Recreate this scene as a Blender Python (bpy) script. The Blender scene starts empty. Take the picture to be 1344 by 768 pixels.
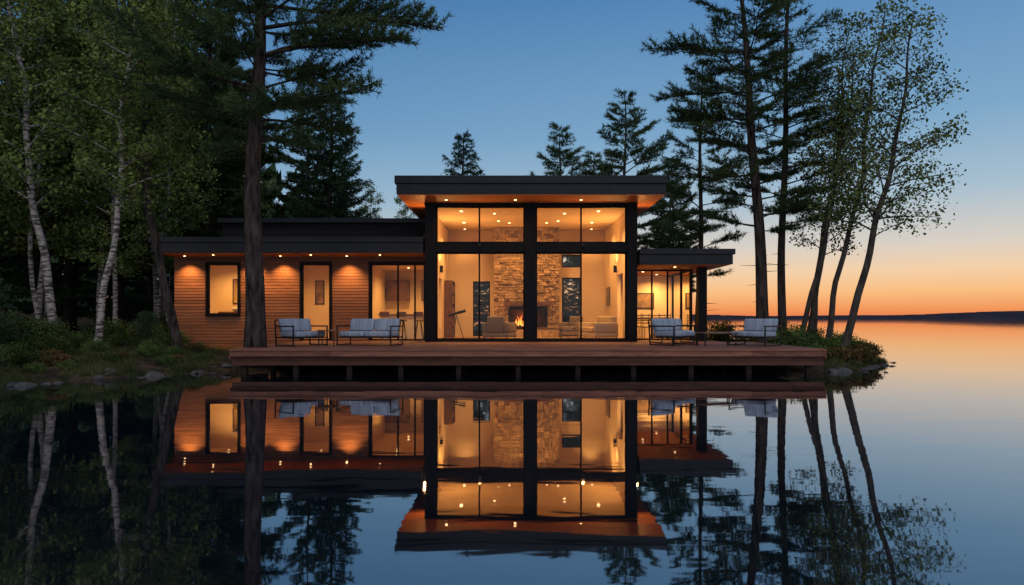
import bpy, math, random
import numpy as np
from mathutils import Vector, Matrix
R = math.radians
random.seed(7)
scene = bpy.context.scene
COL = scene.collection

# ---------------------------------------------------------------- helpers
def lin(c):
    return tuple(((x/255)/12.92 if x/255 <= .04045 else ((x/255+.055)/1.055)**2.4) for x in c) + (1,)

def newmat(name):
    m = bpy.data.materials.new(name); m.use_nodes = True
    nt = m.node_tree
    for n in list(nt.nodes): nt.nodes.remove(n)
    out = nt.nodes.new('ShaderNodeOutputMaterial')
    return m, nt, out

def M(name, c1, c2=None, rough=.6, metal=0., nscale=4., stretch=(1,1,1), bump=0., bscale=30., island=0., spec=.3, objrand=0., bdist=.03):
    m, nt, out = newmat(name)
    N, L = nt.nodes, nt.links
    b = N.new('ShaderNodeBsdfPrincipled')
    b.inputs['Roughness'].default_value = rough
    b.inputs['Metallic'].default_value = metal
    b.inputs['Specular IOR Level'].default_value = spec
    c1 = tuple(c1)+(1,) if len(c1)==3 else c1
    if c2 is None: c2 = tuple(x*.7 for x in c1[:3])
    c2 = tuple(c2)+(1,) if len(c2)==3 else c2
    tc = N.new('ShaderNodeTexCoord'); mp = N.new('ShaderNodeMapping')
    mp.inputs['Scale'].default_value = stretch
    L.new(tc.outputs['Object'], mp.inputs['Vector'])
    no = N.new('ShaderNodeTexNoise'); no.inputs['Scale'].default_value = nscale; no.inputs['Detail'].default_value = 5
    L.new(mp.outputs['Vector'], no.inputs['Vector'])
    r = N.new('ShaderNodeMapRange'); r.inputs[1].default_value=.32; r.inputs[2].default_value=.68
    L.new(no.outputs['Fac'], r.inputs[0])
    mx = N.new('ShaderNodeMix'); mx.data_type='RGBA'
    mx.inputs[6].default_value = c1; mx.inputs[7].default_value = c2
    L.new(r.outputs[0], mx.inputs[0])
    col = mx.outputs[2]
    def mulby(src, amt, col):
        mr = N.new('ShaderNodeMapRange'); mr.inputs[3].default_value = 1-amt; mr.inputs[4].default_value = 1+amt
        L.new(src, mr.inputs[0])
        v = N.new('ShaderNodeVectorMath'); v.operation='SCALE'
        L.new(col, v.inputs[0]); L.new(mr.outputs[0], v.inputs['Scale'])
        return v.outputs[0]
    if island:
        g = N.new('ShaderNodeNewGeometry'); col = mulby(g.outputs['Random Per Island'], island, col)
    if objrand:
        oi = N.new('ShaderNodeObjectInfo'); col = mulby(oi.outputs['Random'], objrand, col)
    L.new(col, b.inputs['Base Color'])
    if bump:
        n2 = N.new('ShaderNodeTexNoise'); n2.inputs['Scale'].default_value = bscale; n2.inputs['Detail'].default_value=4
        L.new(mp.outputs['Vector'], n2.inputs['Vector'])
        bp = N.new('ShaderNodeBump'); bp.inputs['Strength'].default_value = bump; bp.inputs['Distance'].default_value=bdist
        L.new(n2.outputs['Fac'], bp.inputs['Height']); L.new(bp.outputs[0], b.inputs['Normal'])
    L.new(b.outputs[0], out.inputs[0])
    return m

def foliage(name, c1, c2, nscale, island, objrand=.2):
    m, nt, out = newmat(name); N, L = nt.nodes, nt.links
    d=N.new('ShaderNodeBsdfDiffuse'); L.new(d.outputs[0],out.inputs[0])
    tc=N.new('ShaderNodeTexCoord'); no=N.new('ShaderNodeTexNoise'); no.inputs['Scale'].default_value=nscale; no.inputs['Detail'].default_value=2
    L.new(tc.outputs['Object'],no.inputs[0])
    r=N.new('ShaderNodeMapRange'); r.inputs[1].default_value=.35; r.inputs[2].default_value=.65; L.new(no.outputs['Fac'],r.inputs[0])
    mx=N.new('ShaderNodeMix'); mx.data_type='RGBA'; mx.inputs[6].default_value=tuple(c1)+(1,); mx.inputs[7].default_value=tuple(c2)+(1,); L.new(r.outputs[0],mx.inputs[0])
    g=N.new('ShaderNodeNewGeometry'); oi=N.new('ShaderNodeObjectInfo')
    a=N.new('ShaderNodeMapRange'); a.inputs[3].default_value=1-island; a.inputs[4].default_value=1+island; L.new(g.outputs['Random Per Island'],a.inputs[0])
    b=N.new('ShaderNodeMapRange'); b.inputs[3].default_value=1-objrand; b.inputs[4].default_value=1+objrand; L.new(oi.outputs['Random'],b.inputs[0])
    mu=N.new('ShaderNodeMath'); mu.operation='MULTIPLY'; L.new(a.outputs[0],mu.inputs[0]); L.new(b.outputs[0],mu.inputs[1])
    v=N.new('ShaderNodeVectorMath'); v.operation='SCALE'; L.new(mx.outputs[2],v.inputs[0]); L.new(mu.outputs[0],v.inputs['Scale'])
    L.new(v.outputs[0],d.inputs[0]); return m

def emit(name, col, s):
    m, nt, out = newmat(name)
    e = nt.nodes.new('ShaderNodeEmission'); e.inputs[0].default_value = tuple(col)+(1,); e.inputs[1].default_value = s
    nt.links.new(e.outputs[0], out.inputs[0]); return m

class MB:
    def __init__(s): s.v=[]; s.f=[]
    def box(s,x0,x1,y0,y1,z0,z1):
        b=len(s.v)
        s.v += [(x0,y0,z0),(x1,y0,z0),(x1,y1,z0),(x0,y1,z0),(x0,y0,z1),(x1,y0,z1),(x1,y1,z1),(x0,y1,z1)]
        s.f += [(b,b+3,b+2,b+1),(b+4,b+5,b+6,b+7),(b,b+1,b+5,b+4),(b+1,b+2,b+6,b+5),(b+2,b+3,b+7,b+6),(b+3,b,b+4,b+7)]
        return s
    def bar(s,p,q,w):
        s.tube([p,q],[w,w],4); return s
    def tube(s,pts,rad,n=8,cap=True):
        pts=[Vector(p) for p in pts]; base=len(s.v)
        for i,p in enumerate(pts):
            t=(pts[min(i+1,len(pts)-1)]-pts[max(i-1,0)]).normalized()
            ref=Vector((1,0,0)) if abs(t.x)<.8 else Vector((0,0,1))
            a=t.cross(ref).normalized(); b=t.cross(a)
            for k in range(n):
                th=2*math.pi*(k+.5)/n
                s.v.append(tuple(p+(a*math.cos(th)+b*math.sin(th))*rad[i]))
        for i in range(len(pts)-1):
            for k in range(n):
                s.f.append((base+i*n+k, base+i*n+(k+1)%n, base+(i+1)*n+(k+1)%n, base+(i+1)*n+k))
        if cap:
            s.f.append(tuple(base+k for k in range(n))[::-1]); e=base+(len(pts)-1)*n
            s.f.append(tuple(e+k for k in range(n)))
        return s

def mesh_obj(name, v, f, mat, parent=None, smooth=False, world=True):
    me = bpy.data.meshes.new(name)
    if parent is not None and world:
        o=parent
        off=Vector((0,0,0))
        while o is not None: off+=o.location; o=o.parent
        v=[(a-off.x,b-off.y,c-off.z) for a,b,c in v]
    me.from_pydata(v,[],f); me.materials.append(mat)
    if smooth: me.polygons.foreach_set('use_smooth',[True]*len(me.polygons))
    o = bpy.data.objects.new(name, me); COL.objects.link(o)
    if parent: o.parent = parent
    return o

def part(parent,name,mb,mat,smooth=False,bevel=0,seg=2,world=True,label=None):
    o=mesh_obj(name,mb.v,mb.f,mat,parent,smooth,world)
    if bevel:
        md=o.modifiers.new('Bevel','BEVEL'); md.width=bevel; md.segments=seg; md.limit_method='ANGLE'
    if label: o['label']=label
    return o

def np_obj(name, V, F, mat, parent=None):
    V=np.asarray(V,dtype=np.float32); F=np.asarray(F,dtype=np.int32); k=F.shape[1]
    me=bpy.data.meshes.new(name)
    me.vertices.add(len(V)); me.vertices.foreach_set('co',V.ravel())
    me.loops.add(F.size); me.loops.foreach_set('vertex_index',F.ravel())
    me.polygons.add(len(F)); me.polygons.foreach_set('loop_start',np.arange(0,F.size,k,dtype=np.int32))
    try: me.polygons.foreach_set('loop_total',np.full(len(F),k,dtype=np.int32))
    except Exception: pass
    me.update(calc_edges=True); me.materials.append(mat)
    o=bpy.data.objects.new(name,me); COL.objects.link(o)
    if parent: o.parent=parent
    return o

def thing(name, loc, label, category, group=None):
    e=bpy.data.objects.new(name,None); e.empty_display_size=.2; e.location=loc; COL.objects.link(e)
    e['label']=label; e['category']=category
    if group: e['group']=group
    return e

def copy_thing(src, loc, rot=0, scale=1., label=None):
    c=src.copy(); COL.objects.link(c); c.location=loc; c.rotation_euler=(0,0,rot); c.scale=(scale,)*3 if not isinstance(scale,tuple) else scale
    if label: c['label']=label
    for ch in list(src.children):
        d=ch.copy(); COL.objects.link(d); d.parent=c
        for g in list(ch.children):
            h=g.copy(); COL.objects.link(h); h.parent=d
    return c

WARM=(1,.47,.135)
GOLD=(1,.52,.165)
def spot(loc,power,ang,parent=None,blend=.9,col=WARM,target=None,rad=.03):
    l=bpy.data.lights.new('spot_lamp','SPOT'); l.energy=power; l.spot_size=R(ang); l.spot_blend=blend; l.color=col; l.shadow_soft_size=rad
    o=bpy.data.objects.new('spot_lamp',l); COL.objects.link(o); o.location=loc
    if target: o.rotation_euler=(Vector(target)-Vector(loc)).to_track_quat('-Z','Y').to_euler()
    if parent: o.parent=parent; o.location=Vector(loc)-parent.location
    return o
def point(loc,power,rad=.05,col=WARM,parent=None):
    l=bpy.data.lights.new('fire_light','POINT'); l.energy=power; l.color=col; l.shadow_soft_size=rad
    o=bpy.data.objects.new('fire_light',l); COL.objects.link(o); o.location=loc
    if parent: o.parent=parent; o.location=Vector(loc)-parent.location
    return o

# ---------------------------------------------------------------- materials
m_metal=M('dark_metal_fascia',(.009,.012,.019),(.005,.007,.012),rough=.4,nscale=3,spec=.25)
m_frame=M('black_window_frame',(.005,.005,.007),(.0035,.0035,.005),rough=.5,spec=.12)
m_siding=M('cedar_siding',(.215,.10,.056),(.13,.06,.036),rough=.65,nscale=4,stretch=(.3,1,7),island=.2,bump=.08,bscale=14,spec=.15)
m_darkside=M('charcoal_siding',(.015,.015,.018),(.009,.009,.011),rough=.7,nscale=6,stretch=(.3,1,8),island=.2,spec=.15)
m_soffit=M('cedar_soffit',(.46,.155,.055),(.3,.10,.036),rough=.55,nscale=5,stretch=(8,.5,1),bump=.1,spec=.15)
m_ceil=M('plaster_ceiling',(.70,.50,.28),(.62,.44,.24),rough=.8,nscale=1)
m_plaster=M('cream_plaster',(.75,.58,.36),(.64,.49,.29),rough=.85,nscale=.8)
m_floor=M('oak_floor',(.36,.2,.1),(.25,.13,.06),rough=.3,nscale=4,stretch=(6,.5,1))
m_deck=M('red_cedar_decking',(.215,.09,.056),(.125,.05,.034),rough=.6,nscale=4,stretch=(.5,6,4),island=.3,bump=.2,bscale=12,spec=.2)
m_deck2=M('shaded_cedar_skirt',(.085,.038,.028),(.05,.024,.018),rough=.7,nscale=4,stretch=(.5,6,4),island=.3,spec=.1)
m_stone=M('ledge_stone',(.46,.31,.175),(.27,.175,.095),rough=.9,nscale=7,island=.36,bump=.9,bscale=18,spec=.12)
m_black=M('black_steel',(.008,.008,.009),rough=.4,spec=.25)
m_cush=M('blue_grey_striped_fabric',(.31,.36,.43),(.19,.225,.28),rough=.95,nscale=3,stretch=(7,.3,.3),bump=.2,bscale=60,spec=.1)
m_cush2=M('beige_fabric',(.42,.32,.2),(.34,.25,.15),rough=.95,nscale=50)
m_wood=M('walnut_wood',(.16,.08,.04),(.09,.045,.025),rough=.4,nscale=5,stretch=(1,6,1))
m_bark=M('pine_bark',(.075,.06,.052),(.012,.010,.010),rough=.95,nscale=11,stretch=(1,1,.22),bump=1,bscale=11,spec=.05,bdist=.12)
m_bark2=M('grey_bark',(.07,.058,.05),(.025,.022,.02),rough=.95,nscale=8,stretch=(1,1,.3),bump=.8,bscale=10,spec=.1)
m_pier=M('shade_dark_timber',(.03,.022,.018),rough=.8,spec=.1)  # piers and joists: deep under-deck shadow put into the timber colour
m_needle=foliage('pine_needles',(.072,.108,.042),(.028,.05,.023),.9,.3)
m_spruce=foliage('spruce_needles',(.052,.088,.042),(.021,.044,.026),.9,.3)
m_leaf=foliage('birch_leaves',(.165,.205,.055),(.055,.088,.026),.8,.4,.25)
m_aspen=foliage('aspen_leaves',(.12,.145,.046),(.045,.066,.026),.8,.4,.2)
m_leafd=foliage('shrub_leaves',(.085,.125,.035),(.03,.05,.017),1.5,.4,.3)
m_grass=foliage('dry_grass',(.08,.085,.032),(.03,.044,.016),1,.4)
m_rock=M('granite_rock',(.10,.09,.082),(.03,.028,.027),rough=.85,nscale=4,bump=.6,bscale=12,objrand=.3,spec=.2)
m_rug=M('woven_rug',(.45,.36,.26),(.3,.2,.14),rough=1,nscale=12)
m_white=M('white_lacquer',(.7,.66,.58),(.66,.62,.55),rough=.4)
m_slate=M('fireplace_core',(.12,.08,.05),(.06,.04,.03),rough=.9)
m_fbrick=M('sooty_fire_brick',(.07,.04,.026),(.03,.02,.015),rough=.95,nscale=6,spec=.05)
m_mirror=M('mirror_glass',(.8,.8,.8),(.8,.8,.8),rough=.03,metal=1)
m_books=M('book_spines',(.4,.2,.1),(.12,.1,.09),rough=.8,nscale=3,stretch=(8,1,.4),island=.6)
e_down=emit('downlight_glow',(1,.6,.26),9)

m_birch,nt,out=newmat('birch_bark')
b=nt.nodes.new('ShaderNodeBsdfPrincipled'); b.inputs['Roughness'].default_value=.7
tc=nt.nodes.new('ShaderNodeTexCoord'); mp=nt.nodes.new('ShaderNodeMapping'); mp.inputs['Scale'].default_value=(3,3,11)
no=nt.nodes.new('ShaderNodeTexNoise'); no.inputs['Scale'].default_value=1.6; no.inputs['Detail'].default_value=6
cr=nt.nodes.new('ShaderNodeValToRGB'); cr.color_ramp.elements[0].position=.42; cr.color_ramp.elements[0].color=(.035,.03,.026,1)
cr.color_ramp.elements[1].position=.56; cr.color_ramp.elements[1].color=(.36,.32,.285,1)
nt.links.new(tc.outputs['Object'],mp.inputs[0]); nt.links.new(mp.outputs[0],no.inputs[0]); nt.links.new(no.outputs[0],cr.inputs[0])
nt.links.new(cr.outputs[0],b.inputs['Base Color']); nt.links.new(b.outputs[0],out.inputs[0])

m_glass,nt,out=newmat('window_glass')
t=nt.nodes.new('ShaderNodeBsdfTransparent'); t.inputs[0].default_value=(.96,.96,.95,1)
g=nt.nodes.new('ShaderNodeBsdfGlossy'); g.inputs['Roughness'].default_value=0.0
fr=nt.nodes.new('ShaderNodeFresnel'); fr.inputs[0].default_value=1.35
s=nt.nodes.new('ShaderNodeMixShader')
nt.links.new(fr.outputs[0],s.inputs[0]); nt.links.new(t.outputs[0],s.inputs[1]); nt.links.new(g.outputs[0],s.inputs[2]); nt.links.new(s.outputs[0],out.inputs[0])

m_water,nt,out=newmat('still_lake_water')
N,L=nt.nodes,nt.links
d=N.new('ShaderNodeBsdfDiffuse'); d.inputs[0].default_value=(.004,.007,.010,1)
g=N.new('ShaderNodeBsdfGlossy'); g.inputs['Roughness'].default_value=.022; g.inputs[0].default_value=(.94,.94,.97,1)
tc=N.new('ShaderNodeTexCoord'); mp=N.new('ShaderNodeMapping'); mp.inputs['Scale'].default_value=(.5,1.3,1)
n1=N.new('ShaderNodeTexNoise'); n1.inputs['Scale'].default_value=1.1; n1.inputs['Detail'].default_value=3
L.new(tc.outputs['Object'],mp.inputs[0]); L.new(mp.outputs[0],n1.inputs[0])
bp=N.new('ShaderNodeBump'); bp.inputs['Strength'].default_value=.055; bp.inputs['Distance'].default_value=.05
L.new(n1.outputs[0],bp.inputs['Height']); L.new(bp.outputs[0],g.inputs['Normal'])
fr=N.new('ShaderNodeFresnel'); fr.inputs[0].default_value=1.5
ma=N.new('ShaderNodeMath'); ma.operation='MULTIPLY_ADD'; ma.inputs[1].default_value=.78; ma.inputs[2].default_value=.28; ma.use_clamp=True
L.new(fr.outputs[0],ma.inputs[0])
s=N.new('ShaderNodeMixShader'); L.new(ma.outputs[0],s.inputs[0]); L.new(d.outputs[0],s.inputs[1]); L.new(g.outputs[0],s.inputs[2]); L.new(s.outputs[0],out.inputs[0])

m_ground=M('forest_floor',(.075,.048,.028),(.02,.019,.012),rough=1,nscale=2.6,bump=1,bscale=9,spec=.05,bdist=.08)

# ---------------------------------------------------------------- world: dusk sky
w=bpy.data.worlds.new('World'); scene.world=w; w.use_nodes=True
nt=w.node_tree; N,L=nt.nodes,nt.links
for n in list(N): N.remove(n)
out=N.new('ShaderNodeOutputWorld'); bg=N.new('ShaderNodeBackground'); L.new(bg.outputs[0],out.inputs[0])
tc=N.new('ShaderNodeTexCoord'); sp=N.new('ShaderNodeSeparateXYZ'); L.new(tc.outputs['Generated'],sp.inputs[0])
def ramp(stops):
    r=N.new('ShaderNodeValToRGB'); els=r.color_ramp.elements
    els[0].position=stops[0][0]; els[0].color=lin(stops[0][1]); els[1].position=stops[-1][0]; els[1].color=lin(stops[-1][1])
    for p,c in stops[1:-1]:
        e=els.new(p); e.color=lin(c)
    return r
warm=ramp([(0,(228,118,76)),(.012,(243,152,90)),(.035,(250,190,130)),(.062,(244,208,168)),(.095,(218,208,196)),(.16,(168,192,208)),(.25,(126,168,202)),(.42,(84,134,184)),(.7,(80,115,160)),(1,(80,108,150))])
cool=ramp([(0,(206,160,144)),(.05,(202,184,178)),(.10,(166,186,198)),(.18,(126,166,196)),(.28,(92,140,184)),(.45,(62,110,162)),(1,(66,100,145))])
L.new(sp.outputs['Z'],warm.inputs[0]); L.new(sp.outputs['Z'],cool.inputs[0])
dt=N.new('ShaderNodeVectorMath'); dt.operation='DOT_PRODUCT'; dt.inputs[1].default_value=(.62,.78,0); L.new(tc.outputs['Generated'],dt.inputs[0])
mr=N.new('ShaderNodeMapRange'); mr.interpolation_type='SMOOTHSTEP'; mr.inputs[1].default_value=.2; mr.inputs[2].default_value=.97; L.new(dt.outputs['Value'],mr.inputs[0])
mx=N.new('ShaderNodeMix'); mx.data_type='RGBA'; L.new(mr.outputs[0],mx.inputs[0]); L.new(cool.outputs[0],mx.inputs[6]); L.new(warm.outputs[0],mx.inputs[7])
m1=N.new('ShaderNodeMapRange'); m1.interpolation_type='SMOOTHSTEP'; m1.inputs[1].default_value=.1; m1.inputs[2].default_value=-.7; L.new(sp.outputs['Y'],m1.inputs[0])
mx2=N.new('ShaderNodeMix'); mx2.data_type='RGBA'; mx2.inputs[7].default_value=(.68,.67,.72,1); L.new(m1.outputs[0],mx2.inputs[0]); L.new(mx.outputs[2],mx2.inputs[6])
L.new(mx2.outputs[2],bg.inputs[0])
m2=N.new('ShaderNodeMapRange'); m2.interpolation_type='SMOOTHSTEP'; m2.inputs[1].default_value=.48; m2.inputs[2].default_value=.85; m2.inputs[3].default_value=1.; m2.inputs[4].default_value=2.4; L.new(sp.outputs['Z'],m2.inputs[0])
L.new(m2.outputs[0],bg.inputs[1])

# ---------------------------------------------------------------- terrain
POLY=np.array([(-30,-12),(-20,2),(-14,8),(-11.5,11.4),(-9.9,12.9),(-9.3,14.6),(-7.6,16.4),(-6.2,18.6),(0,19.6),(6,19.0),(7.3,16.95),(8.7,17.2),(9.8,18.6),(10.9,19.7),(11.7,22.6),(11.4,28),(10.6,36),(9,50),(0,80),(-40,150),(-200,400),(-900,500),(-900,-60),(-400,-60)],float)
def sdist(x,y):
    x=np.asarray(x,float); y=np.asarray(y,float)
    dmin=np.full(x.shape,1e9); ins=np.zeros(x.shape,bool); n=len(POLY)
    for i in range(n):
        ax,ay=POLY[i]; bx,by=POLY[(i+1)%n]
        ex,ey=bx-ax,by-ay
        t=np.clip(((x-ax)*ex+(y-ay)*ey)/(ex*ex+ey*ey),0,1)
        dmin=np.minimum(dmin,np.hypot(x-ax-t*ex,y-ay-t*ey))
        c=((ay>y)!=(by>y))&(x<(bx-ax)*(y-ay)/((by-ay) if by!=ay else 1e-9)+ax)
        ins^=c
    return np.where(ins,dmin,-dmin)
def ss(t): t=np.clip(t,0,1); return t*t*(3-2*t)
def height(x,y):
    x=np.asarray(x,float); y=np.asarray(y,float)
    d=sdist(x,y)+.18*np.sin(x*2.3+y*1.1)+.12*np.sin(y*4.1-x*1.7)+.07*np.sin(x*7.1+1)*np.sin(y*6.3)
    nz=.05*np.sin(x*1.9+.7)*np.cos(y*1.6)+.04*np.sin(x*5.3+y*3.7)+.03*np.sin(x*9+y*11)+.02*np.sin(x*14-y*13)
    land=.30*ss(d/2.6)+.07*ss(d/.3)+.016*np.clip(d,0,60)+nz*np.clip(d,0,1)+.06*np.clip(-x-16,0,80)*ss((y-20)/30)
    h=np.where(d>0,land,-1.4*ss(-d/5)-.05)
    inh=(x>-12.2)&(x<7.9)&(y>16)&(y<29.5)
    return np.where(inh,np.minimum(h,.43),h)
def gs(lo,hi,step,far):
    c=np.arange(lo,hi+.01,step); k=[hi]; s=step
    while k[-1]<far: s*=1.35; k.append(k[-1]+s)
    j=[lo]; s=step
    while j[-1]>-far: s*=1.35; j.append(j[-1]-s)
    return np.concatenate([j[1:][::-1],c,k[1:]])
xs=gs(-24,14,.14,3500); ys=gs(5,40,.16,3500)
X,Y=np.meshgrid(xs,ys); Z=height(X,Y)
V=np.stack([X.ravel(),Y.ravel(),Z.ravel()],1); nx,ny=len(xs),len(ys)
I=np.arange(nx*ny).reshape(ny,nx)
F=np.stack([I[:-1,:-1].ravel(),I[:-1,1:].ravel(),I[1:,1:].ravel(),I[1:,:-1].ravel()],1)
gr=np_obj('ground',V,F,m_ground); gr['kind']='structure'
gr.data.polygons.foreach_set('use_smooth',[True]*len(gr.data.polygons))
wo=mesh_obj('lake_water',[(-3500,-3500,0),(3500,-3500,0),(3500,3500,0),(-3500,3500,0)],[(0,1,2,3)],m_water); wo['kind']='structure'
m_far=M('distant_woods',(.04,.034,.042),(.028,.025,.032),rough=1,nscale=.02,spec=0)
rng=np.random.default_rng(3)
xx=np.linspace(-1800,2800,900); V=[];F=[]
prof=8.5+8*ss((xx-700)/600)+2*np.sin(xx*.006)+1.2*np.sin(xx*.017+1)+rng.uniform(-.8,.8,900)
prof=np.maximum(prof,3)
for i,x in enumerate(xx):
    yb=1500+90*math.sin(x*.003)
    V+=[(x,yb-60,-1),(x,yb-30,prof[i]*.7),(x,yb,prof[i]),(x,yb+150,prof[i]*1.0),(x,yb+300,-2)]
for i in range(899):
    for k in range(4):
        a=i*5+k; F.append((a,a+5,a+6,a+1))
h=mesh_obj('hill',V,F,m_far); h['kind']='structure'

# ---------------------------------------------------------------- deck
FZ=.60; DL,DR=-6.74,7.5
deck=thing('wooden_deck',(.35,18.6,0),'broad reddish cedar deck standing on short piers over the lake','deck')
mb=MB(); y=16.4; i=0
while y<22.3:
    y1=min(y+.138,22.38); x1=DR
    if y>21.2: x1=6.6
    cuts=[DL]+sorted(random.uniform(-5,6) for _ in range(2))+[x1]
    for a,bb in zip(cuts[:-1],cuts[1:]):
        if bb-a>.1: mb.box(a+.002,bb-.002,y,y1-.008,FZ-.035,FZ+random.uniform(-.002,.002))
    y+=.138
part(deck,'decking',mb,m_deck)
mb=MB()
for z0,z1,ya in ((.555,.594,16.32),(.42,.551,16.355)):
    cuts=[DL-.03]+sorted(random.uniform(-6,7) for _ in range(3))+[DR+.03]
    for a,bb in zip(cuts[:-1],cuts[1:]):
        if bb-a>.1: mb.box(a+.002,bb-.002,ya,16.395,z0,z1)
mb.box(DL-.075,DL-.035,16.44,22.3,.36,.592); mb.box(DR+.035,DR+.075,16.44,21.2,.36,.592)
part(deck,'fascia_board',mb,m_deck)
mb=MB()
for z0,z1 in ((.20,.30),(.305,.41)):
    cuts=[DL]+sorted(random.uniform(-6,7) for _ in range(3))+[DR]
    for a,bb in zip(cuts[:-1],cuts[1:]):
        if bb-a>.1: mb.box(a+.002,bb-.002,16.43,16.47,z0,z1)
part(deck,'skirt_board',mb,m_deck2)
mb=MB()
for y in np.arange(16.7,22,.9): mb.box(DL+.05,DR-.05,y,y+.06,.36,.56)
part(deck,'joist',mb,m_pier)
for x in (-6.5,-5.25,-3.95,-2.7,-1.3,.15,1.6,2.95,4.35,5.75,7.2):
    for y in (16.62,18.6):
        mb=MB().box(x-.06,x+.06,y-.06,y+.06,-1.3,.36); part(deck,'pier',mb,m_pier)

# ---------------------------------------------------------------- house
house=thing('lake_house',(0,24,.4),'modern cedar and glass lake house glowing warmly at dusk','house')
def grid_wall(mb,x0,x1,z0,z1,y0,y1,ops,axis='x'):
    xs=sorted(set([x0,x1]+[v for o in ops for v in o[:2]])); zs=sorted(set([z0,z1]+[v for o in ops for v in o[2:]]))
    def solid(i,j):
        if i<0 or j<0 or i>=len(xs)-1 or j>=len(zs)-1: return False
        cx=(xs[i]+xs[i+1])/2; cz=(zs[j]+zs[j+1])/2
        return not any(o[0]<cx<o[1] and o[2]<cz<o[3] for o in ops)
    def q(*p):
        b=len(mb.v)
        for a in p: mb.v.append(a if axis=='x' else (a[1],a[0],a[2]))
        mb.f.append((b,b+1,b+2,b+3))
    for i in range(len(xs)-1):
        for j in range(len(zs)-1):
            if not solid(i,j): continue
            a,b2,c,d2=xs[i],xs[i+1],zs[j],zs[j+1]
            q((a,y0,c),(b2,y0,c),(b2,y0,d2),(a,y0,d2)); q((b2,y1,c),(a,y1,c),(a,y1,d2),(b2,y1,d2))
            if not solid(i-1,j): q((a,y1,c),(a,y0,c),(a,y0,d2),(a,y1,d2))
            if not solid(i+1,j): q((b2,y0,c),(b2,y1,c),(b2,y1,d2),(b2,y0,d2))
            if not solid(i,j-1): q((a,y1,c),(b2,y1,c),(b2,y0,c),(a,y0,c))
            if not solid(i,j+1): q((a,y0,d2),(b2,y0,d2),(b2,y1,d2),(a,y1,d2))
def siding(mb,x0,x1,z0,z1,y,ops,dy=-1,hgt=.1,axis='x'):
    z=z0
    while z<z1-.02:
        zt=min(z+hgt,z1); segs=[(x0,x1)]
        for o in ops:
            if o[2]<(z+zt)/2<o[3]:
                ns=[]
                for a,b2 in segs:
                    if o[1]<=a or o[0]>=b2: ns.append((a,b2)); continue
                    if o[0]>a: ns.append((a,o[0]))
                    if o[1]<b2: ns.append((o[1],b2))
                segs=ns
        for a,b2 in segs:
            cur=a
            while cur<b2-.01:
                nx_=min(b2,cur+random.uniform(1.5,3.6)) 
                if b2-nx_<.4: nx_=b2
                B=len(mb.v); o1=y+dy*.014; o2=y+dy*.006
                vs=[(cur+.001,y,z),(nx_-.001,y,z),(nx_-.001,y,zt),(cur+.001,y,zt),(cur+.001,o1,z+.006),(nx_-.001,o1,z+.006),(nx_-.001,o2,zt),(cur+.001,o2,zt)]
                mb.v+= vs if axis=='x' else [(v[1],v[0],v[2]) for v in vs]
                mb.f+=[(B+4,B+5,B+6,B+7),(B,B+1,B+5,B+4),(B+7,B+6,B+2,B+3),(B,B+4,B+7,B+3),(B+1,B+2,B+6,B+5)]
                cur=nx_
        z=zt
def window(x0,x1,z0,z1,y,mull=(),bars=(),fw=.05,axis='x',name='window'):
    def bx(mb,a,b2,c,d2,e,f2):
        if axis=='x': mb.box(a,b2,c,d2,e,f2)
        else: mb.box(c,d2,a,b2,e,f2)
    g=MB(); p=(x0+.01,x1-.01,z0+.01,z1-.01)
    if axis=='x': g.v=[(p[0],y,p[2]),(p[1],y,p[2]),(p[1],y,p[3]),(p[0],y,p[3])]
    else: g.v=[(y,p[0],p[2]),(y,p[1],p[2]),(y,p[1],p[3]),(y,p[0],p[3])]
    g.f=[(0,1,2,3)]
    w_=part(house,name,g,m_glass)
    f=MB(); a=y-.04; c=y+.04
    bx(f,x0,x0+fw,a,c,z0,z1); bx(f,x1-fw,x1,a,c,z0,z1)
    bx(f,x0+fw,x1-fw,a,c,z0,z0+fw); bx(f,x0+fw,x1-fw,a,c,z1-fw,z1)
    for m_ in mull: bx(f,m_-fw/2,m_+fw/2,a+.003,c-.003,z0+fw,z1-fw)
    for zb in bars: bx(f,x0+fw,x1-fw,a+.006,c-.006,zb-.02,zb+.02)
    mesh_obj('frame',[(vx-house.location.x,vy-house.location.y,vz-house.location.z) for vx,vy,vz in f.v],f.f,m_frame,w_,world=False)
    return w_

# --- left wing
WL=-11.12
W1=(-10.03,-9.0,1.455,3.13); D2=(-6.93,-5.98,.60,3.13); S3=(-4.66,-2.86,.60,3.13)
ops=[W1,D2,S3]
mb=MB(); grid_wall(mb,WL,-2.74,.3,3.36,22.5,22.62,ops); part(house,'inner_wall',mb,m_plaster)
mb=MB(); siding(mb,WL,-2.74,.42,3.35,22.497,ops); part(house,'cedar_siding',mb,m_siding)
mb=MB(); siding(mb,22.5,28.3,.42,3.35,WL-.003,[],axis='y'); part(house,'cedar_siding',mb,m_siding)
for bxs in ((WL,WL+.12,22.63,28.3,.3,3.36),(WL+.13,-2.74,28.18,28.3,.3,3.36),(-8.3,-8.2,22.63,28.17,.59,3.29),(-5.3,-5.2,22.63,28.17,.59,3.29),(-10.98,-8.31,24.6,24.7,.59,3.29),(-8.19,-5.31,25.6,25.7,.59,3.29)):
    part(house,'wall',MB().box(*bxs),m_plaster)
for bxs in ((-10.98,-2.6,22.63,28.17,.45,.585),(-2.6,3.8,21.62,28.0,.45,.59),(3.92,6.1,23.1,27,.45,.585)):
    part(house,'floor',MB().box(*bxs),m_floor)
part(house,'ceiling',MB().box(-10.98,-2.76,22.63,28.17,3.295,3.34),m_ceil)
window(*W1,22.53); window(*D2,22.53,name='door'); window(*S3,22.53,mull=(-3.76,-3.2))
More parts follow.
